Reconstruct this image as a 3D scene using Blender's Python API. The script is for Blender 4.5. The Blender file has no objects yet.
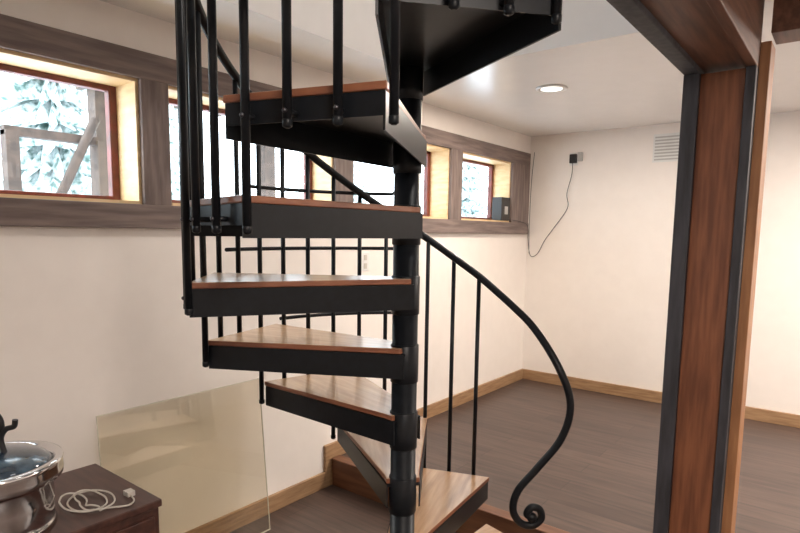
import bpy, bmesh, math, random
from mathutils import Vector, Matrix
random.seed(3)
S=bpy.context.scene
try: S.view_settings.view_transform='Standard'
except: pass

# ---------------------------------------------------------------- materials
def mat(name,c1,c2=None,rough=.6,metal=0,scale=(5,5,5),nscale=3,bump=0.0,detail=4,spec=.5,contrast=(.35,.65),coat=0,emit=0):
    m=bpy.data.materials.new(name); m.use_nodes=True
    n=m.node_tree.nodes; l=m.node_tree.links; b=n['Principled BSDF']
    b.inputs['Roughness'].default_value=rough; b.inputs['Metallic'].default_value=metal
    b.inputs['Specular IOR Level'].default_value=spec
    b.inputs['Coat Weight'].default_value=coat
    b.inputs['Coat Roughness'].default_value=.25
    if emit:
        b.inputs['Emission Color'].default_value=(1,.93,.82,1); b.inputs['Emission Strength'].default_value=emit
    tc=n.new('ShaderNodeTexCoord'); mp=n.new('ShaderNodeMapping'); mp.inputs['Scale'].default_value=scale
    no=n.new('ShaderNodeTexNoise'); no.inputs['Scale'].default_value=nscale; no.inputs['Detail'].default_value=detail
    cr=n.new('ShaderNodeValToRGB')
    c2=c2 or tuple(x*.93 for x in c1)
    cr.color_ramp.elements[0].color=(*c2,1); cr.color_ramp.elements[1].color=(*c1,1)
    cr.color_ramp.elements[0].position=contrast[0]; cr.color_ramp.elements[1].position=contrast[1]
    l.new(tc.outputs['Object'],mp.inputs[0]); l.new(mp.outputs[0],no.inputs['Vector'])
    l.new(no.outputs['Fac'],cr.inputs[0]); l.new(cr.outputs[0],b.inputs['Base Color'])
    if bump:
        bp=n.new('ShaderNodeBump'); bp.inputs['Strength'].default_value=bump; bp.inputs['Distance'].default_value=.01
        l.new(no.outputs['Fac'],bp.inputs['Height']); l.new(bp.outputs[0],b.inputs['Normal'])
    return m
M={}
M['wall']=mat('wall_paint',(.88,.825,.775),(.86,.805,.755),rough=.5,nscale=2,bump=.03)
M['ceil']=mat('ceiling_paint',(.88,.86,.84),(.86,.84,.82),rough=.25,nscale=2)
M['grey']=mat('weathered_board',(.24,.185,.165),(.14,.105,.095),rough=.7,scale=(8,1.2,14),nscale=3,bump=.2)
M['greyv']=mat('weathered_board_v',(.24,.185,.165),(.14,.105,.095),rough=.7,scale=(10,12,1.5),nscale=3,bump=.2)
M['pine']=mat('pine_reveal',(.84,.64,.38),(.72,.51,.27),rough=.5,scale=(3,3,12),nscale=3)
M['base']=mat('baseboard_pine',(.40,.245,.13),(.27,.155,.08),rough=.5,scale=(2,2,20),nscale=3)
M['postw']=mat('cedar_post',(.27,.10,.045),(.15,.052,.025),rough=.5,scale=(14,14,1.2),nscale=3,bump=.15)
M['beamw']=mat('cedar_beam',(.20,.09,.055),(.11,.05,.03),rough=.5,scale=(14,1.2,14),nscale=3,bump=.15)
M['trimd']=mat('dark_trim',(.055,.055,.065),(.028,.028,.033),rough=.6,scale=(12,12,1.5),nscale=3,bump=.1)
M['trimo']=mat('orange_fir',(.45,.22,.10),(.31,.14,.06),rough=.5,scale=(12,12,1.2),nscale=3)
M['nose']=mat('nosing_fir',(.20,.09,.045),(.13,.055,.03),rough=.45,scale=(1.2,12,12),nscale=3)
M['sash']=mat('red_sash',(.20,.04,.03),(.12,.03,.02),rough=.4)
M['steel']=mat('black_steel',(.008,.010,.013),(.006,.007,.009),rough=.38,nscale=8,spec=.25)
M['tread']=mat('oak_tread',(.60,.39,.23),(.38,.21,.11),rough=.28,scale=(1.6,16,6),nscale=2.5,coat=.7,contrast=(.25,.7),detail=6)
M['edge']=mat('tread_edge',(.28,.11,.055),(.20,.07,.035),rough=.4,scale=(3,3,20))
M['bolt']=mat('dark_bolt',(.10,.10,.11),rough=.35,metal=1)
M['chrome']=mat('stainless',(.75,.75,.76),rough=.12,metal=1)
M['blackp']=mat('black_plastic',(.01,.01,.012),rough=.35)
M['white']=mat('white_plastic',(.8,.8,.78),rough=.4)
M['lamp']=mat('downlight_lens',(.9,.9,.88),rough=.4,emit=2)
M['vent']=mat('vent_grey',(.5,.49,.47),rough=.5)
M['cable']=mat('cable_grey',(.62,.58,.52),rough=.5)
M['cab']=mat('walnut_box',(.085,.036,.026),(.045,.019,.015),rough=.35,scale=(2,14,14),nscale=3)
M['snow']=mat('snow',(.88,.91,.95),(.80,.84,.90),rough=.8,nscale=2,bump=.2)
M['tree']=mat('snowy_fir',(.72,.78,.78),(.10,.17,.15),rough=.9,nscale=1.6,contrast=(.36,.58),detail=8)
M['bark']=mat('bark',(.16,.12,.10),rough=.9)
M['deckw']=mat('deck_timber',(.10,.07,.055),(.06,.045,.038),rough=.8)
M['stone']=mat('dark_glass_lid',(.015,.03,.05),(.05,.09,.13),rough=.12,nscale=4,contrast=(.42,.6),coat=1)
def floor_mat():
    m=bpy.data.materials.new('dark_plank_floor'); m.use_nodes=True
    n=m.node_tree.nodes; l=m.node_tree.links; b=n['Principled BSDF']; b.inputs['Roughness'].default_value=.4
    tc=n.new('ShaderNodeTexCoord')
    br=n.new('ShaderNodeTexBrick'); br.inputs['Scale'].default_value=1
    br.inputs['Brick Width'].default_value=1.2; br.inputs['Row Height'].default_value=.16
    br.inputs['Mortar Size'].default_value=.002; br.inputs['Bias'].default_value=0
    br.inputs['Color1'].default_value=(.092,.062,.050,1); br.inputs['Color2'].default_value=(.068,.046,.038,1)
    br.inputs['Mortar'].default_value=(.035,.026,.023,1)
    mp=n.new('ShaderNodeMapping'); mp.inputs['Scale'].default_value=(2,22,5)
    no=n.new('ShaderNodeTexNoise'); no.inputs['Scale'].default_value=1.5; no.inputs['Detail'].default_value=6
    mx=n.new('ShaderNodeMix'); mx.data_type='RGBA'; mx.blend_type='MULTIPLY'; mx.inputs[0].default_value=.7
    cr=n.new('ShaderNodeValToRGB'); cr.color_ramp.elements[0].color=(.45,.45,.45,1); cr.color_ramp.elements[1].color=(1.35,1.3,1.3,1)
    cr.color_ramp.elements[0].position=.3; cr.color_ramp.elements[1].position=.7
    l.new(tc.outputs['Object'],br.inputs['Vector']); l.new(tc.outputs['Object'],mp.inputs[0]); l.new(mp.outputs[0],no.inputs['Vector'])
    l.new(no.outputs['Fac'],cr.inputs[0]); l.new(br.outputs['Color'],mx.inputs[6]); l.new(cr.outputs[0],mx.inputs[7])
    l.new(mx.outputs[2],b.inputs['Base Color'])
    return m
M['floor']=floor_mat()
def glass_mat(name,tint,refl):
    m=bpy.data.materials.new(name); m.use_nodes=True
    n=m.node_tree.nodes; l=m.node_tree.links; n.clear()
    o=n.new('ShaderNodeOutputMaterial'); mx=n.new('ShaderNodeMixShader'); t=n.new('ShaderNodeBsdfTransparent'); g=n.new('ShaderNodeBsdfGlossy')
    g.inputs['Roughness'].default_value=.03; t.inputs['Color'].default_value=(*tint,1)
    mx.inputs[0].default_value=refl
    l.new(t.outputs[0],mx.inputs[1]); l.new(g.outputs[0],mx.inputs[2]); l.new(mx.outputs[0],o.inputs[0])
    return m
M['glass']=glass_mat('window_glass',(.98,.99,.99),.03)
M['pglass']=glass_mat('panel_glass',(.93,.91,.85),.07)
M['gedge']=mat('glass_edge',(.62,.60,.50),rough=.15)

# ---------------------------------------------------------------- mesh builder
class B:
    def __init__(s): s.bm=bmesh.new(); s.mats=[]
    def mi(s,k):
        if k not in s.mats: s.mats.append(k)
        return s.mats.index(k)
    def box(s,x0,x1,y0,y1,z0,z1,k,top=None,mtx=None):
        vs=[s.bm.verts.new((x,y,z)) for z in (z0,z1) for x,y in ((x0,y0),(x1,y0),(x1,y1),(x0,y1))]
        i=s.mi(k)
        for q in ((3,2,1,0),(4,5,6,7),(0,1,5,4),(1,2,6,5),(2,3,7,6),(3,0,4,7)):
            f=s.bm.faces.new([vs[j] for j in q]); f.material_index=i
        if mtx: bmesh.ops.transform(s.bm,matrix=mtx,verts=vs)
        return vs
    def prism(s,pts,z0,z1,k,topk=None):
        a=[s.bm.verts.new((p[0],p[1],z0)) for p in pts]; b=[s.bm.verts.new((p[0],p[1],z1)) for p in pts]
        i=s.mi(k); n=len(pts)
        f=s.bm.faces.new(a[::-1]); f.material_index=i
        f=s.bm.faces.new(b); f.material_index=s.mi(topk) if topk else i
        for j in range(n):
            f=s.bm.faces.new((a[j],a[(j+1)%n],b[(j+1)%n],b[j])); f.material_index=i
    def lathe(s,c,prof,k,seg=32,smooth=True):
        i=s.mi(k); rings=[]
        for r,z in prof:
            rings.append([s.bm.verts.new((c[0]+r*math.cos(2*math.pi*j/seg),c[1]+r*math.sin(2*math.pi*j/seg),c[2]+z)) for j in range(seg)])
        for a,b in zip(rings,rings[1:]):
            for j in range(seg):
                f=s.bm.faces.new((a[j],a[(j+1)%seg],b[(j+1)%seg],b[j])); f.material_index=i; f.smooth=smooth
        for r,fl in ((rings[0],True),(rings[-1],False)):
            f=s.bm.faces.new(r[::-1] if fl else r); f.material_index=i
    def tube(s,pts,r,k,seg=10):
        i=s.mi(k); pts=[Vector(p) for p in pts]; rings=[]
        t0=(pts[1]-pts[0]).normalized(); ref=Vector((0,0,1)) if abs(t0.z)<.9 else Vector((1,0,0))
        nrm=t0.cross(ref).normalized()
        for q,p in enumerate(pts):
            t=(pts[min(q+1,len(pts)-1)]-pts[max(q-1,0)]).normalized()
            nrm=(nrm-t*nrm.dot(t)).normalized(); bn=t.cross(nrm)
            rr=r[q] if isinstance(r,(list,tuple)) else r
            rings.append([s.bm.verts.new(p+(nrm*math.cos(2*math.pi*j/seg)+bn*math.sin(2*math.pi*j/seg))*rr) for j in range(seg)])
        for a,b in zip(rings,rings[1:]):
            for j in range(seg):
                f=s.bm.faces.new((a[j],a[(j+1)%seg],b[(j+1)%seg],b[j])); f.material_index=i; f.smooth=True
        for rg in (rings[0][::-1],rings[-1]):
            f=s.bm.faces.new(rg); f.material_index=i
    def ball(s,c,r,k):
        res=bmesh.ops.create_uvsphere(s.bm,u_segments=12,v_segments=8,radius=r,matrix=Matrix.Translation(c))
        i=s.mi(k)
        for f in {f for v in res['verts'] for f in v.link_faces}: f.material_index=i; f.smooth=True
    def done(s,name,parent=None,bevel=0):
        bmesh.ops.recalc_face_normals(s.bm,faces=s.bm.faces)
        me=bpy.data.meshes.new(name); s.bm.to_mesh(me); s.bm.free()
        for k in s.mats: me.materials.append(M[k])
        o=bpy.data.objects.new(name,me); S.collection.objects.link(o)
        if parent: o.parent=parent
        if bevel:
            md=o.modifiers.new('bev','BEVEL'); md.width=bevel; md.segments=2; md.limit_method='ANGLE'
        return o
def empty(name):
    e=bpy.data.objects.new(name,None); S.collection.objects.link(e); return e
def smooth(pts,n=10):
    P=[Vector(p) for p in pts]; out=[]
    for i in range(len(P)-1):
        a=P[max(i-1,0)];b=P[i];c=P[i+1];d=P[min(i+2,len(P)-1)]
        for k in range(n):
            t=k/n
            out.append(.5*((2*b)+(c-a)*t+(2*a-5*b+4*c-d)*t*t+(3*b-a-3*c+d)*t**3))
    out.append(P[-1]); return out
def simple(name,*boxes,bevel=0):
    b=B()
    for bx in boxes: b.box(*bx)
    return b.done(name,bevel=bevel)

# ---------------------------------------------------------------- room shell
XL=-2.52; YB=5.25; XR=2.6; YF=-1.8; ZC=2.53; FZ=.17; YS=2.55; T=.22
wins=[(-.35,1.356),(1.485,2.56),(2.72,3.83),(3.99,4.85)]
WZ0,WZ1=1.71,2.25
b=B()
b.box(XL-T,XL,YF-T,YB+T,-.05,WZ0,'wall'); b.box(XL-T,XL,YF-T,YB+T,WZ1,ZC+.3,'wall')
ys=[YF-T]+[v for w in wins for v in w]+[YB+T]
for i in range(0,len(ys),2): b.box(XL-T,XL,ys[i],ys[i+1],WZ0,WZ1,'wall')
b.done('wall_left')
simple('wall_back',(XL,XR+T,YB,YB+T,-.05,ZC+.3,'wall'))
simple('wall_right',(XR,XR+T,YF-T,YB,-.05,ZC+.3,'wall'))
simple('wall_front',(XL,XR,YF-T,YF,-.05,ZC+.3,'wall'))
b=B(); b.box(XL,XR,YF,YS,-.1,0,'floor'); b.box(XL,XR,YS,YB,-.1,FZ,'floor'); b.done('floor')
OX0,OX1,OY0,OY1=-2.1,-.6,.25,2.86
simple('ceiling',(XL,XR,OY1,YB,ZC,ZC+.3,'ceil'),(XL,OX0,YF,OY1,ZC,ZC+.3,'ceil'),
       (OX1,XR,YF,OY1,ZC,ZC+.3,'ceil'),(OX0,OX1,YF,OY0,ZC,ZC+.3,'ceil'))
simple('wall_upper',(XL-T,XL,YF,YB,ZC+.3,5.1,'wall'),(XR,XR+T,YF,YB,ZC+.3,5.1,'wall'),
       (XL-T,XR+T,YB,YB+T,ZC+.3,5.1,'wall'),(XL-T,XR+T,YF-T,YF,ZC+.3,5.1,'wall'))
simple('ceiling_upper',(XL-T,XR+T,YF-T,YB+T,5.1,5.3,'ceil'))
simple('baseboard_back',(XL+.02,XR,YB-.02,YB,FZ,FZ+.10,'base'),bevel=.003)
simple('baseboard_left',(XL,XL+.02,YS+.0,YB,FZ,FZ+.10,'base'),(XL,XL+.02,YF,YS,0,.10,'base'),(XL,XL+.021,YS-.07,YS+.005,0,FZ+.10,'base'),bevel=.003)
simple('baseboard_right',(XR-.02,XR,YS,YB-.02,FZ,FZ+.10,'base'))
simple('trim_step_nosing',(XL+.025,XR,YS-.025,YS+.05,FZ,FZ+.012,'nose'),(XL+.025,XR,YS-.015,YS,0,FZ,'nose'),bevel=.004)
b=B()
b.box(XL,XL+.03,-.6,5.2,WZ1,WZ1+.115,'grey'); b.box(XL,XL+.035,-.6,5.2,WZ0-.105,WZ0,'grey')
b.box(XL,XL+.03,-.6,-.35,WZ0,WZ1,'greyv')
for i in range(3): b.box(XL,XL+.03,wins[i][1],wins[i+1][0],WZ0,WZ1,'greyv')
b.box(XL,XL+.03,wins[3][1],5.2,WZ0,WZ1,'greyv')
b.done('trim_window_casing',bevel=.003)
for i,(a,c) in enumerate(wins):
    e=empty('window_%d'%(i+1)); b=B()
    xo=XL-T+.02; t=.014
    b.box(xo,XL+.005,a,a+t,WZ0,WZ1,'pine'); b.box(xo,XL+.005,c-t,c,WZ0,WZ1,'pine')
    b.box(xo,XL+.005,a+t,c-t,WZ1-t,WZ1,'pine'); b.box(xo,XL+.012,a+t,c-t,WZ0,WZ0+t,'pine')
    b.done('reveal',e)
    b=B(); s0,s1=xo,xo+.04; w=.035
    A,C,Z0,Z1=a+t,c-t,WZ0+t,WZ1-t
    b.box(s0,s1,A,A+w,Z0,Z1,'sash'); b.box(s0,s1,C-w,C,Z0,Z1,'sash'); b.box(s0,s1,A+w,C-w,Z0,Z0+w*.7,'sash'); b.box(s0,s1,A+w,C-w,Z1-w*.7,Z1,'sash')
    b.done('sash',e,bevel=.003)
    b=B(); b.box(s0+.015,s0+.02,A+w,C-w,Z0+w*.7,Z1-w*.7,'glass'); b.done('glass',e)
# ---------------------------------------------------------------- timber post and header
PX0,PX1,PY0,PY1=-.60,-.345,2.62,2.80; HB=2.25
e=empty('timber_post')
b=B()
b.box(PX0+.06,PX1-.035,PY0+.02,PY1-.02,FZ,HB,'postw')
b.done('core_panel',e,bevel=.004)
b=B(); b.box(PX0,PX0+.06,PY0,PY1,FZ,HB,'trimd'); b.box(PX1-.035,PX1,PY0,PY0+.07,FZ,HB,'trimd'); b.done('edge_trim',e,bevel=.003)
b=B(); b.box(PX1-.03,PX1+.035,PY0+.07,PY1+.02,FZ,2.35,'trimo'); b.done('side_board',e,bevel=.003)
e=empty('header_beam')
b=B(); b.box(PX0+.06,PX1-.035,YF,PY1,HB+.02,ZC,'beamw'); b.done('core',e)
b=B(); b.box(PX0,PX0+.06,YF,PY1,HB,ZC,'trimd'); b.box(PX1-.035,PX1,YF,PY0+.07,HB,ZC,'beamw'); b.done('edge_trim',e,bevel=.003)
simple('cross_beam',(PX1+.036,XR,2.63,2.80,2.36,ZC,'beamw'),bevel=.004)

# ---------------------------------------------------------------- stair frame
YAW=math.radians(37.85)
Fh=Vector((-math.sin(YAW),math.cos(YAW),0)); Rh=Vector((math.cos(YAW),math.sin(YAW),0))
P=Fh*1.92+Rh*.018
RO=.68
def sp(th,r,z=0):
    a=math.radians(th); v=P+(-Fh*math.cos(a)-Rh*math.sin(a))*r; return Vector((v.x,v.y,z))
def fr(f,r,z):
    v=Fh*f+Rh*r; return Vector((v.x,v.y,z))
ST=empty('spiral_staircase')
RISE=.23
ks=list(range(-1,9))
def zk(k): return 1.913-RISE*(k-1)
def ck(k): return 22+30*(k-1)
def ca(k): return ck(k)-(3 if k==0 else 4 if k==7 else 0)
for k in ks:
    c=ca(k); z=zk(k); an=math.radians(c)
    A=(-Fh*math.cos(an)-Rh*math.sin(an)); Bv=Vector((-A.y,A.x,0))
    R_=RO-(.02 if k==7 else 0)
    def tp(a,bb): v=P+A*a+Bv*bb; return (v.x,v.y)
    ro=R_*math.cos(math.radians(17.5)); hw=R_*math.sin(math.radians(17.5))
    b=B()
    b.prism([(-.01,-.058),(.03,-.062),(ro+.004,-hw-.004),(ro+.004,hw+.004),(.03,.062),(-.01,.058)],-.018,0,'edge','tread')
    o=b.done('tread_%d_wood'%(k+2),ST,bevel=.003); o.location=(P.x,P.y,z); o.rotation_euler=(0,0,math.atan2(A.y,A.x))
    b=B()
    zt=z-.0185; zb=z-.100; i0,ih=-.02,.058
    b.prism([tp(i0,-ih),tp(ro,-hw),tp(ro,hw),tp(i0,ih)],zt-.006,zt,'steel')
    th=.005
    b.prism([tp(i0,-ih),tp(ro,-hw),tp(ro,-hw+th*1.2),tp(i0,-ih+th)],zb,zt-.006,'steel')
    b.prism([tp(i0,ih-th),tp(ro,hw-th*1.2),tp(ro,hw),tp(i0,ih)],zb,zt-.006,'steel')
    b.prism([tp(ro-th,-hw+.006),tp(ro,-hw+.006),tp(ro,hw-.006),tp(ro-th,hw-.006)],zb+.03,zt-.006,'steel')
    b.lathe((P.x,P.y,0),[(.044,zb-.022),(.047,zb-.02),(.047,zb+.01),(.0475,z+.004),(.044,z+.008)],'steel',32)
    b.done('tread_%d_bracket'%(k+2),ST)
b=B(); b.lathe((P.x,P.y,0),[(.10,.0),(.10,.012),(.043,.014),(.043,3.6),(.02,3.62)],'steel',32); b.done('centre_pole',ST)
def rz(th): return 1.913+.93-RISE*(th-22)/30
b=B()
th=-57
while th<=213:
    k=round((th-22)/30)+1
    tt=th if th<185 else th-4
    rr=RO+.004 if th<185 else RO-.014
    zlo=zk(k)-.085
    if (th-ck(k))>8 and k<7: zlo=zk(k+1)-.085
    p=sp(tt,rr); q=sp(tt,rr-.039)
    b.tube([(p.x,p.y,zlo),(p.x,p.y,rz(tt))],.0105 if th<100 else .0092,'steel')
    b.lathe((p.x,p.y,zlo),[(.005,-.006),(.0112,-.002),(.0112,.012),(.0105,.013)],'steel',14)
    b.tube([(p.x,p.y,zk(k)-.055),(q.x,q.y,zk(k)-.055)],.007,'steel',8)
    pb=sp(tt,rr+.010); b.ball((pb.x,pb.y,zk(k)-.055),.006,'bolt')
    th+=10
b.done('balusters',ST)
b=B()
pts=[sp(t,RO if t<185 else RO-.018*min(1,(t-185)/12),rz(t)+.01) for t in range(-60,212,3)]
low=[fr(2.42,.475,1.30),fr(2.36,.56,1.21),fr(2.27,.64,1.07),fr(2.25,.685,.93),fr(2.25,.655,.79),fr(2.25,.56,.66),fr(2.25,.490,.57),
     fr(2.25,.472,.49),fr(2.25,.500,.435),fr(2.25,.55,.42),fr(2.25,.588,.45),fr(2.25,.58,.49),fr(2.25,.548,.498),fr(2.25,.53,.47),fr(2.25,.55,.455)]
pts=pts[:-1]+smooth([pts[-1]]+low,8)
b.tube(pts,.0155,'steel',14); b.ball(tuple(pts[-1]),.022,'steel')
b.done('handrail',ST)
b=B()
for z,t0,t1 in ((1.77,118,176),(1.53,108,178),(1.24,132,178)):
    arc=[sp(t,RO+.012,z) for t in range(t0,t1+1,3)]
    arc.append(sp(t1+1.5,RO+.012,z+.02)); b.tube(arc,.0075,'steel',8)
b.done('guard_rods',ST)

# ---------------------------------------------------------------- glass panel
e=empty('glass_panel')
b=B()
m=Matrix.Translation((-2.36,0,0))@Matrix.Rotation(math.radians(-5),4,'Y')
b.box(-.003,.003,1.08,1.92,.006,.824,'pglass',mtx=m); b.done('pane',e)
b=B()
b.box(-.003,.003,1.08,1.92,.824,.827,'gedge',mtx=m); b.box(-.003,.003,1.077,1.08,.001,.827,'gedge',mtx=m); b.box(-.003,.003,1.92,1.923,.001,.827,'gedge',mtx=m); b.box(-.003,.003,1.08,1.92,.001,.006,'gedge',mtx=m)
b.done('polished_edge',e)

# ---------------------------------------------------------------- low wooden cabinet
e=empty('wooden_cabinet')
cx0,cx1,cy0,cy1=-2.20,-1.745,.33,.96
b=B()
b.box(cx0,cx1,cy0,cy1,.05,.69,'cab'); b.box(cx0-.008,cx1+.008,cy0-.008,cy1+.008,.69,.715,'cab')
for j in range(2):
    y0=cy0+.02+j*.305; 
    b.box(cx1,cx1+.012,y0,y0+.285,.40,.665,'cab'); b.box(cx1,cx1+.012,y0,y0+.285,.08,.38,'cab')
for sx in (cx0+.01,cx1-.05):
    for sy in (cy0+.01,cy1-.05): b.box(sx,sx+.04,sy,sy+.04,0,.05,'cab')
b.done('body',e,bevel=.004)
b=B()
for y in (.49,.80):
    for z in (.53,.23): b.ball((cx1+.02,y,z),.012,'bolt')
b.done('knobs',e)
b=B(); cp=[]
for i in range(34):
    a=i*.55+.7*math.sin(i*.23); r=.05+.026*math.sin(i*.37)+.014*math.cos(i*1.1)
    cp.append(Vector((-1.88+r*1.4*math.cos(a)+.035*math.sin(i*.19),.79+r*math.sin(a)+.025*math.sin(i*.31),.7205+.005*(1+math.sin(i*.7))+i*.0001)))
cp+=[Vector(v) for v in ((-1.80,.82,.7205),(-1.77,.87,.7195),(-1.79,.90,.7195),(-1.83,.91,.7195))]
b.tube(smooth(cp,4),.003,'cable',6)
b.box(-1.86,-1.83,.90,.925,.7155,.732,'cable')
b.done('coiled_cable')

# ---------------------------------------------------------------- chafing dish
dc=Vector((-1.925,.555,0))
e=empty('chafing_dish')
b=B()
b.lathe((dc.x,dc.y,0),[(.150,.7165),(.155,.722),(.150,.730),(.146,.735),(.150,.745),(.152,.800),(.150,.850),(.160,.862),(.178,.870),(.180,.885),(.178,.905),(.180,.915),(.178,.922),(.164,.925),(.155,.915),(.13,.88),(.10,.87)],'chrome',64)
b.done('steel_body',e)
b=B(); b.lathe((dc.x,dc.y,0),[(.153,.905),(.14,.922),(.115,.938),(.06,.952),(.01,.956)],'stone',48); b.done('glass_lid',e)
b=B()
hp=[dc+v for v in (Rh*-.02+Vector((0,0,.95)),Rh*-.03+Vector((0,0,1.0)),Rh*-.0+Vector((0,0,1.03)),Rh*.03+Vector((0,0,1.015)),Rh*.032+Vector((0,0,1.045)),Rh*.02+Vector((0,0,1.065)))]
b.tube(smooth(hp,6),.009,'blackp',8)
hp=[dc+v for v in (Rh*.04+Vector((0,0,.945)),Rh*.03+Vector((0,0,.99)),Rh*.045+Vector((0,0,1.02)),Rh*.07+Vector((0,0,1.03)),Rh*.075+Vector((0,0,1.05)))]
b.tube(smooth(hp,6),.008,'blackp',8)
b.done('curled_handle',e)

# ---------------------------------------------------------------- small wall items
e=empty('recessed_downlight')
b=B(); b.lathe((-1.6,3.6,ZC),[(.095,0),(.10,-.004),(.095,-.010),(.075,-.010),(.07,-.004)],'white',36); b.done('trim_ring',e)
b=B(); b.lathe((-1.6,3.6,ZC),[(.066,-.0045),(.066,-.008),(.03,-.009)],'lamp',36); b.done('lens',e)
b=B()
b.box(-1.40,-1.16,YB-.008,YB,2.22,2.45,'white')
for i in range(8): b.box(-1.385,-1.175,YB-.014,YB-.008,2.235+i*.026,2.247+i*.026,'vent')
b.done('air_vent')
e=empty('power_adapter')
b=B(); b.box(-2.125,-2.045,YB-.006,YB,2.235,2.35,'white'); b.done('outlet_plate',e,bevel=.002)
b=B(); b.box(-2.115,-2.05,YB-.04,YB-.006,2.255,2.335,'blackp'); b.box(-2.045,-2.0,YB-.03,YB,2.27,2.35,'vent'); b.done('plug_body',e,bevel=.005)
b=B()
w=smooth([(-2.085,5.22,2.265),(-2.09,5.225,2.15),(-2.13,5.23,1.98),(-2.12,5.235,1.85),(-2.25,5.235,1.66),(-2.33,5.235,1.55),(-2.40,5.235,1.42),(-2.47,5.23,1.40),(-2.49,5.21,1.55),(-2.47,5.15,1.68),(-2.47,5.0,1.72),(-2.50,4.82,1.735)],8)
b.tube(w,.0028,'blackp',6)
b.tube(smooth([(-2.485,5.23,1.42),(-2.495,5.235,1.7),(-2.49,5.235,2.1),(-2.47,5.235,2.38)],6),.0025,'blackp',6)
b.done('power_cord',e)
b=B(); b.box(-2.59,-2.495,4.66,4.82,1.7245,1.93,'blackp'); b.box(-2.495,-2.493,4.72,4.78,1.78,1.85,'vent'); b.done('wifi_router',bevel=.006)
b=B(); b.box(XL,XL+.006,2.82,2.90,1.35,1.47,'white'); b.box(XL+.006,XL+.009,2.845,2.875,1.365,1.40,'cable'); b.box(XL+.006,XL+.009,2.845,2.875,1.42,1.455,'cable'); b.done('wall_outlet',bevel=.002)

# ---------------------------------------------------------------- outside
b=B()
vs=[];NX,NY=16,30
for i in range(NX):
    for j in range(NY):
        x=XL-T-.02-i*2; y=-8+j*2
        vs.append(b.bm.verts.new((x,y,1.35+.02*i+(random.random()*.15 if i>0 else 0))))
b.mi('snow')
for i in range(NX-1):
    for j in range(NY-1):
        f=b.bm.faces.new((vs[i*NY+j],vs[(i+1)*NY+j],vs[(i+1)*NY+j+1],vs[i*NY+j+1])); f.smooth=True
b.done('snow_ground')
def fir(x,y,h,r):
    b=B(); b.tube([(x,y,1.3),(x,y,1.9+h)],[.10,.02],'bark',8)
    n=b.mi('tree'); z=1.9; L=16
    for q in range(L):
        t=q/L; rr=r*(1-t)+.08; zz=z+h*t; seg=30
        top=b.bm.verts.new((x,y,zz+h/L*1.6)); ring=[]
        for s in range(seg):
            a=2*math.pi*s/seg+q; k=rr*(1 if s%2 else .45)*(.75+.45*random.random())
            ring.append(b.bm.verts.new((x+k*math.cos(a),y+k*math.sin(a),zz-(.3 if s%2 else 0)*random.random()-k*.15)))
        for s in range(seg):
            f=b.bm.faces.new((ring[s],ring[(s+1)%seg],top)); f.material_index=n
    b.done('snowy_fir_tree')
for x,y,h,r in [(-8.5,1.9,5,1.0),(-11,4.4,6,1.1),(-12,.8,7,1.4),(-16,9,8,1.5),(-14,14,8,1.5),(-10,-.5,6,1.4),(-15,24,8,2)]: fir(x,y,h,r)
b=B()
b.box(-5.4,-3.6,2.3,4.4,2.95,2.99,'deckw')
for j in range(5): b.box(-5.4,-3.6,2.35+j*.46,2.40+j*.46,2.79,2.95,'deckw')
for y in (2.4,4.2): b.box(-5.3,-5.16,y,y+.14,1.35,2.95,'deckw')
b.box(-4.6,-4.52,1.5,2.6,2.22,2.28,'deckw')
b.tube([(-4.48,1.66,1.5),(-4.48,2.08,2.40)],.035,'deckw',6)
b.box(-4.6,-4.5,2.1,2.18,1.35,2.25,'deckw'); b.box(-4.6,-4.5,1.5,1.58,1.35,2.25,'deckw')
b.done('outdoor_deck')

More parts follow.
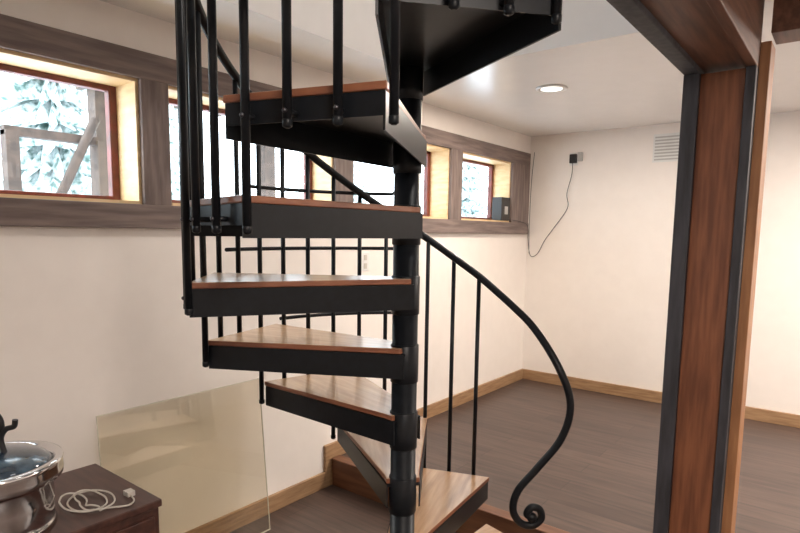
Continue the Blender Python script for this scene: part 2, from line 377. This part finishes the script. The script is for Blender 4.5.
# ---------------------------------------------------------------- light
w=bpy.data.worlds.new('World'); S.world=w; w.use_nodes=True
n=w.node_tree.nodes; l=w.node_tree.links; bg=n['Background']
sky=n.new('ShaderNodeTexSky'); sky.sky_type='HOSEK_WILKIE'; sky.turbidity=6; sky.sun_direction=(-.5,.3,.8)
mx=n.new('ShaderNodeMix'); mx.data_type='RGBA'; mx.inputs[0].default_value=.85; mx.inputs[7].default_value=(.82,.92,1,1)
l.new(sky.outputs[0],mx.inputs[6]); l.new(mx.outputs[2],bg.inputs['Color']); bg.inputs['Strength'].default_value=9.0
def area(name,loc,size,en,col,rot=(0,0,0)):
    L=bpy.data.lights.new(name,'AREA'); L.size=size; L.energy=en; L.color=col
    o=bpy.data.objects.new(name,L); S.collection.objects.link(o); o.location=loc; o.rotation_euler=rot; return o
area('fill_near',(.6,.2,2.5),.5,68,(1,.88,.79))  # added fill light for the near room, no fixture here
area('fill_far',(.9,4.0,2.5),.5,105,(1,.90,.81))  # unseen fill, added to brighten the far room's walls and ceiling
area('downlight_lamp',(-1.6,3.6,2.515),.12,32,(1,.88,.76))
area('fill_upper',(.5,2.5,5.05),.8,70,(1,.95,.9))  # added fill upstairs, brightens the ceiling opening; not a known fixture
su=bpy.data.lights.new('sun','SUN'); su.energy=3.0; su.angle=.3; su.color=(1,.96,.9)
o=bpy.data.objects.new('sun',su); S.collection.objects.link(o); o.rotation_euler=(math.radians(20),math.radians(-50),0)

# ---------------------------------------------------------------- camera
cam=bpy.data.cameras.new('camera'); co=bpy.data.objects.new('camera',cam); S.collection.objects.link(co)
cam.sensor_width=36; cam.lens=26.1; cam.shift_y=.042; cam.clip_start=.05
pt=math.radians(6.6); ro_=math.radians(.8)
Fw=Fh*math.cos(pt)-Vector((0,0,1))*math.sin(pt); U0=Fh*math.sin(pt)+Vector((0,0,1))*math.cos(pt)
Xc=Rh*math.cos(ro_)+U0*math.sin(ro_); Yc=U0*math.cos(ro_)-Rh*math.sin(ro_)
m=Matrix((Xc,Yc,-Fw)).transposed().to_4x4(); m.translation=(0,0,1.6); co.matrix_world=m
S.camera=co
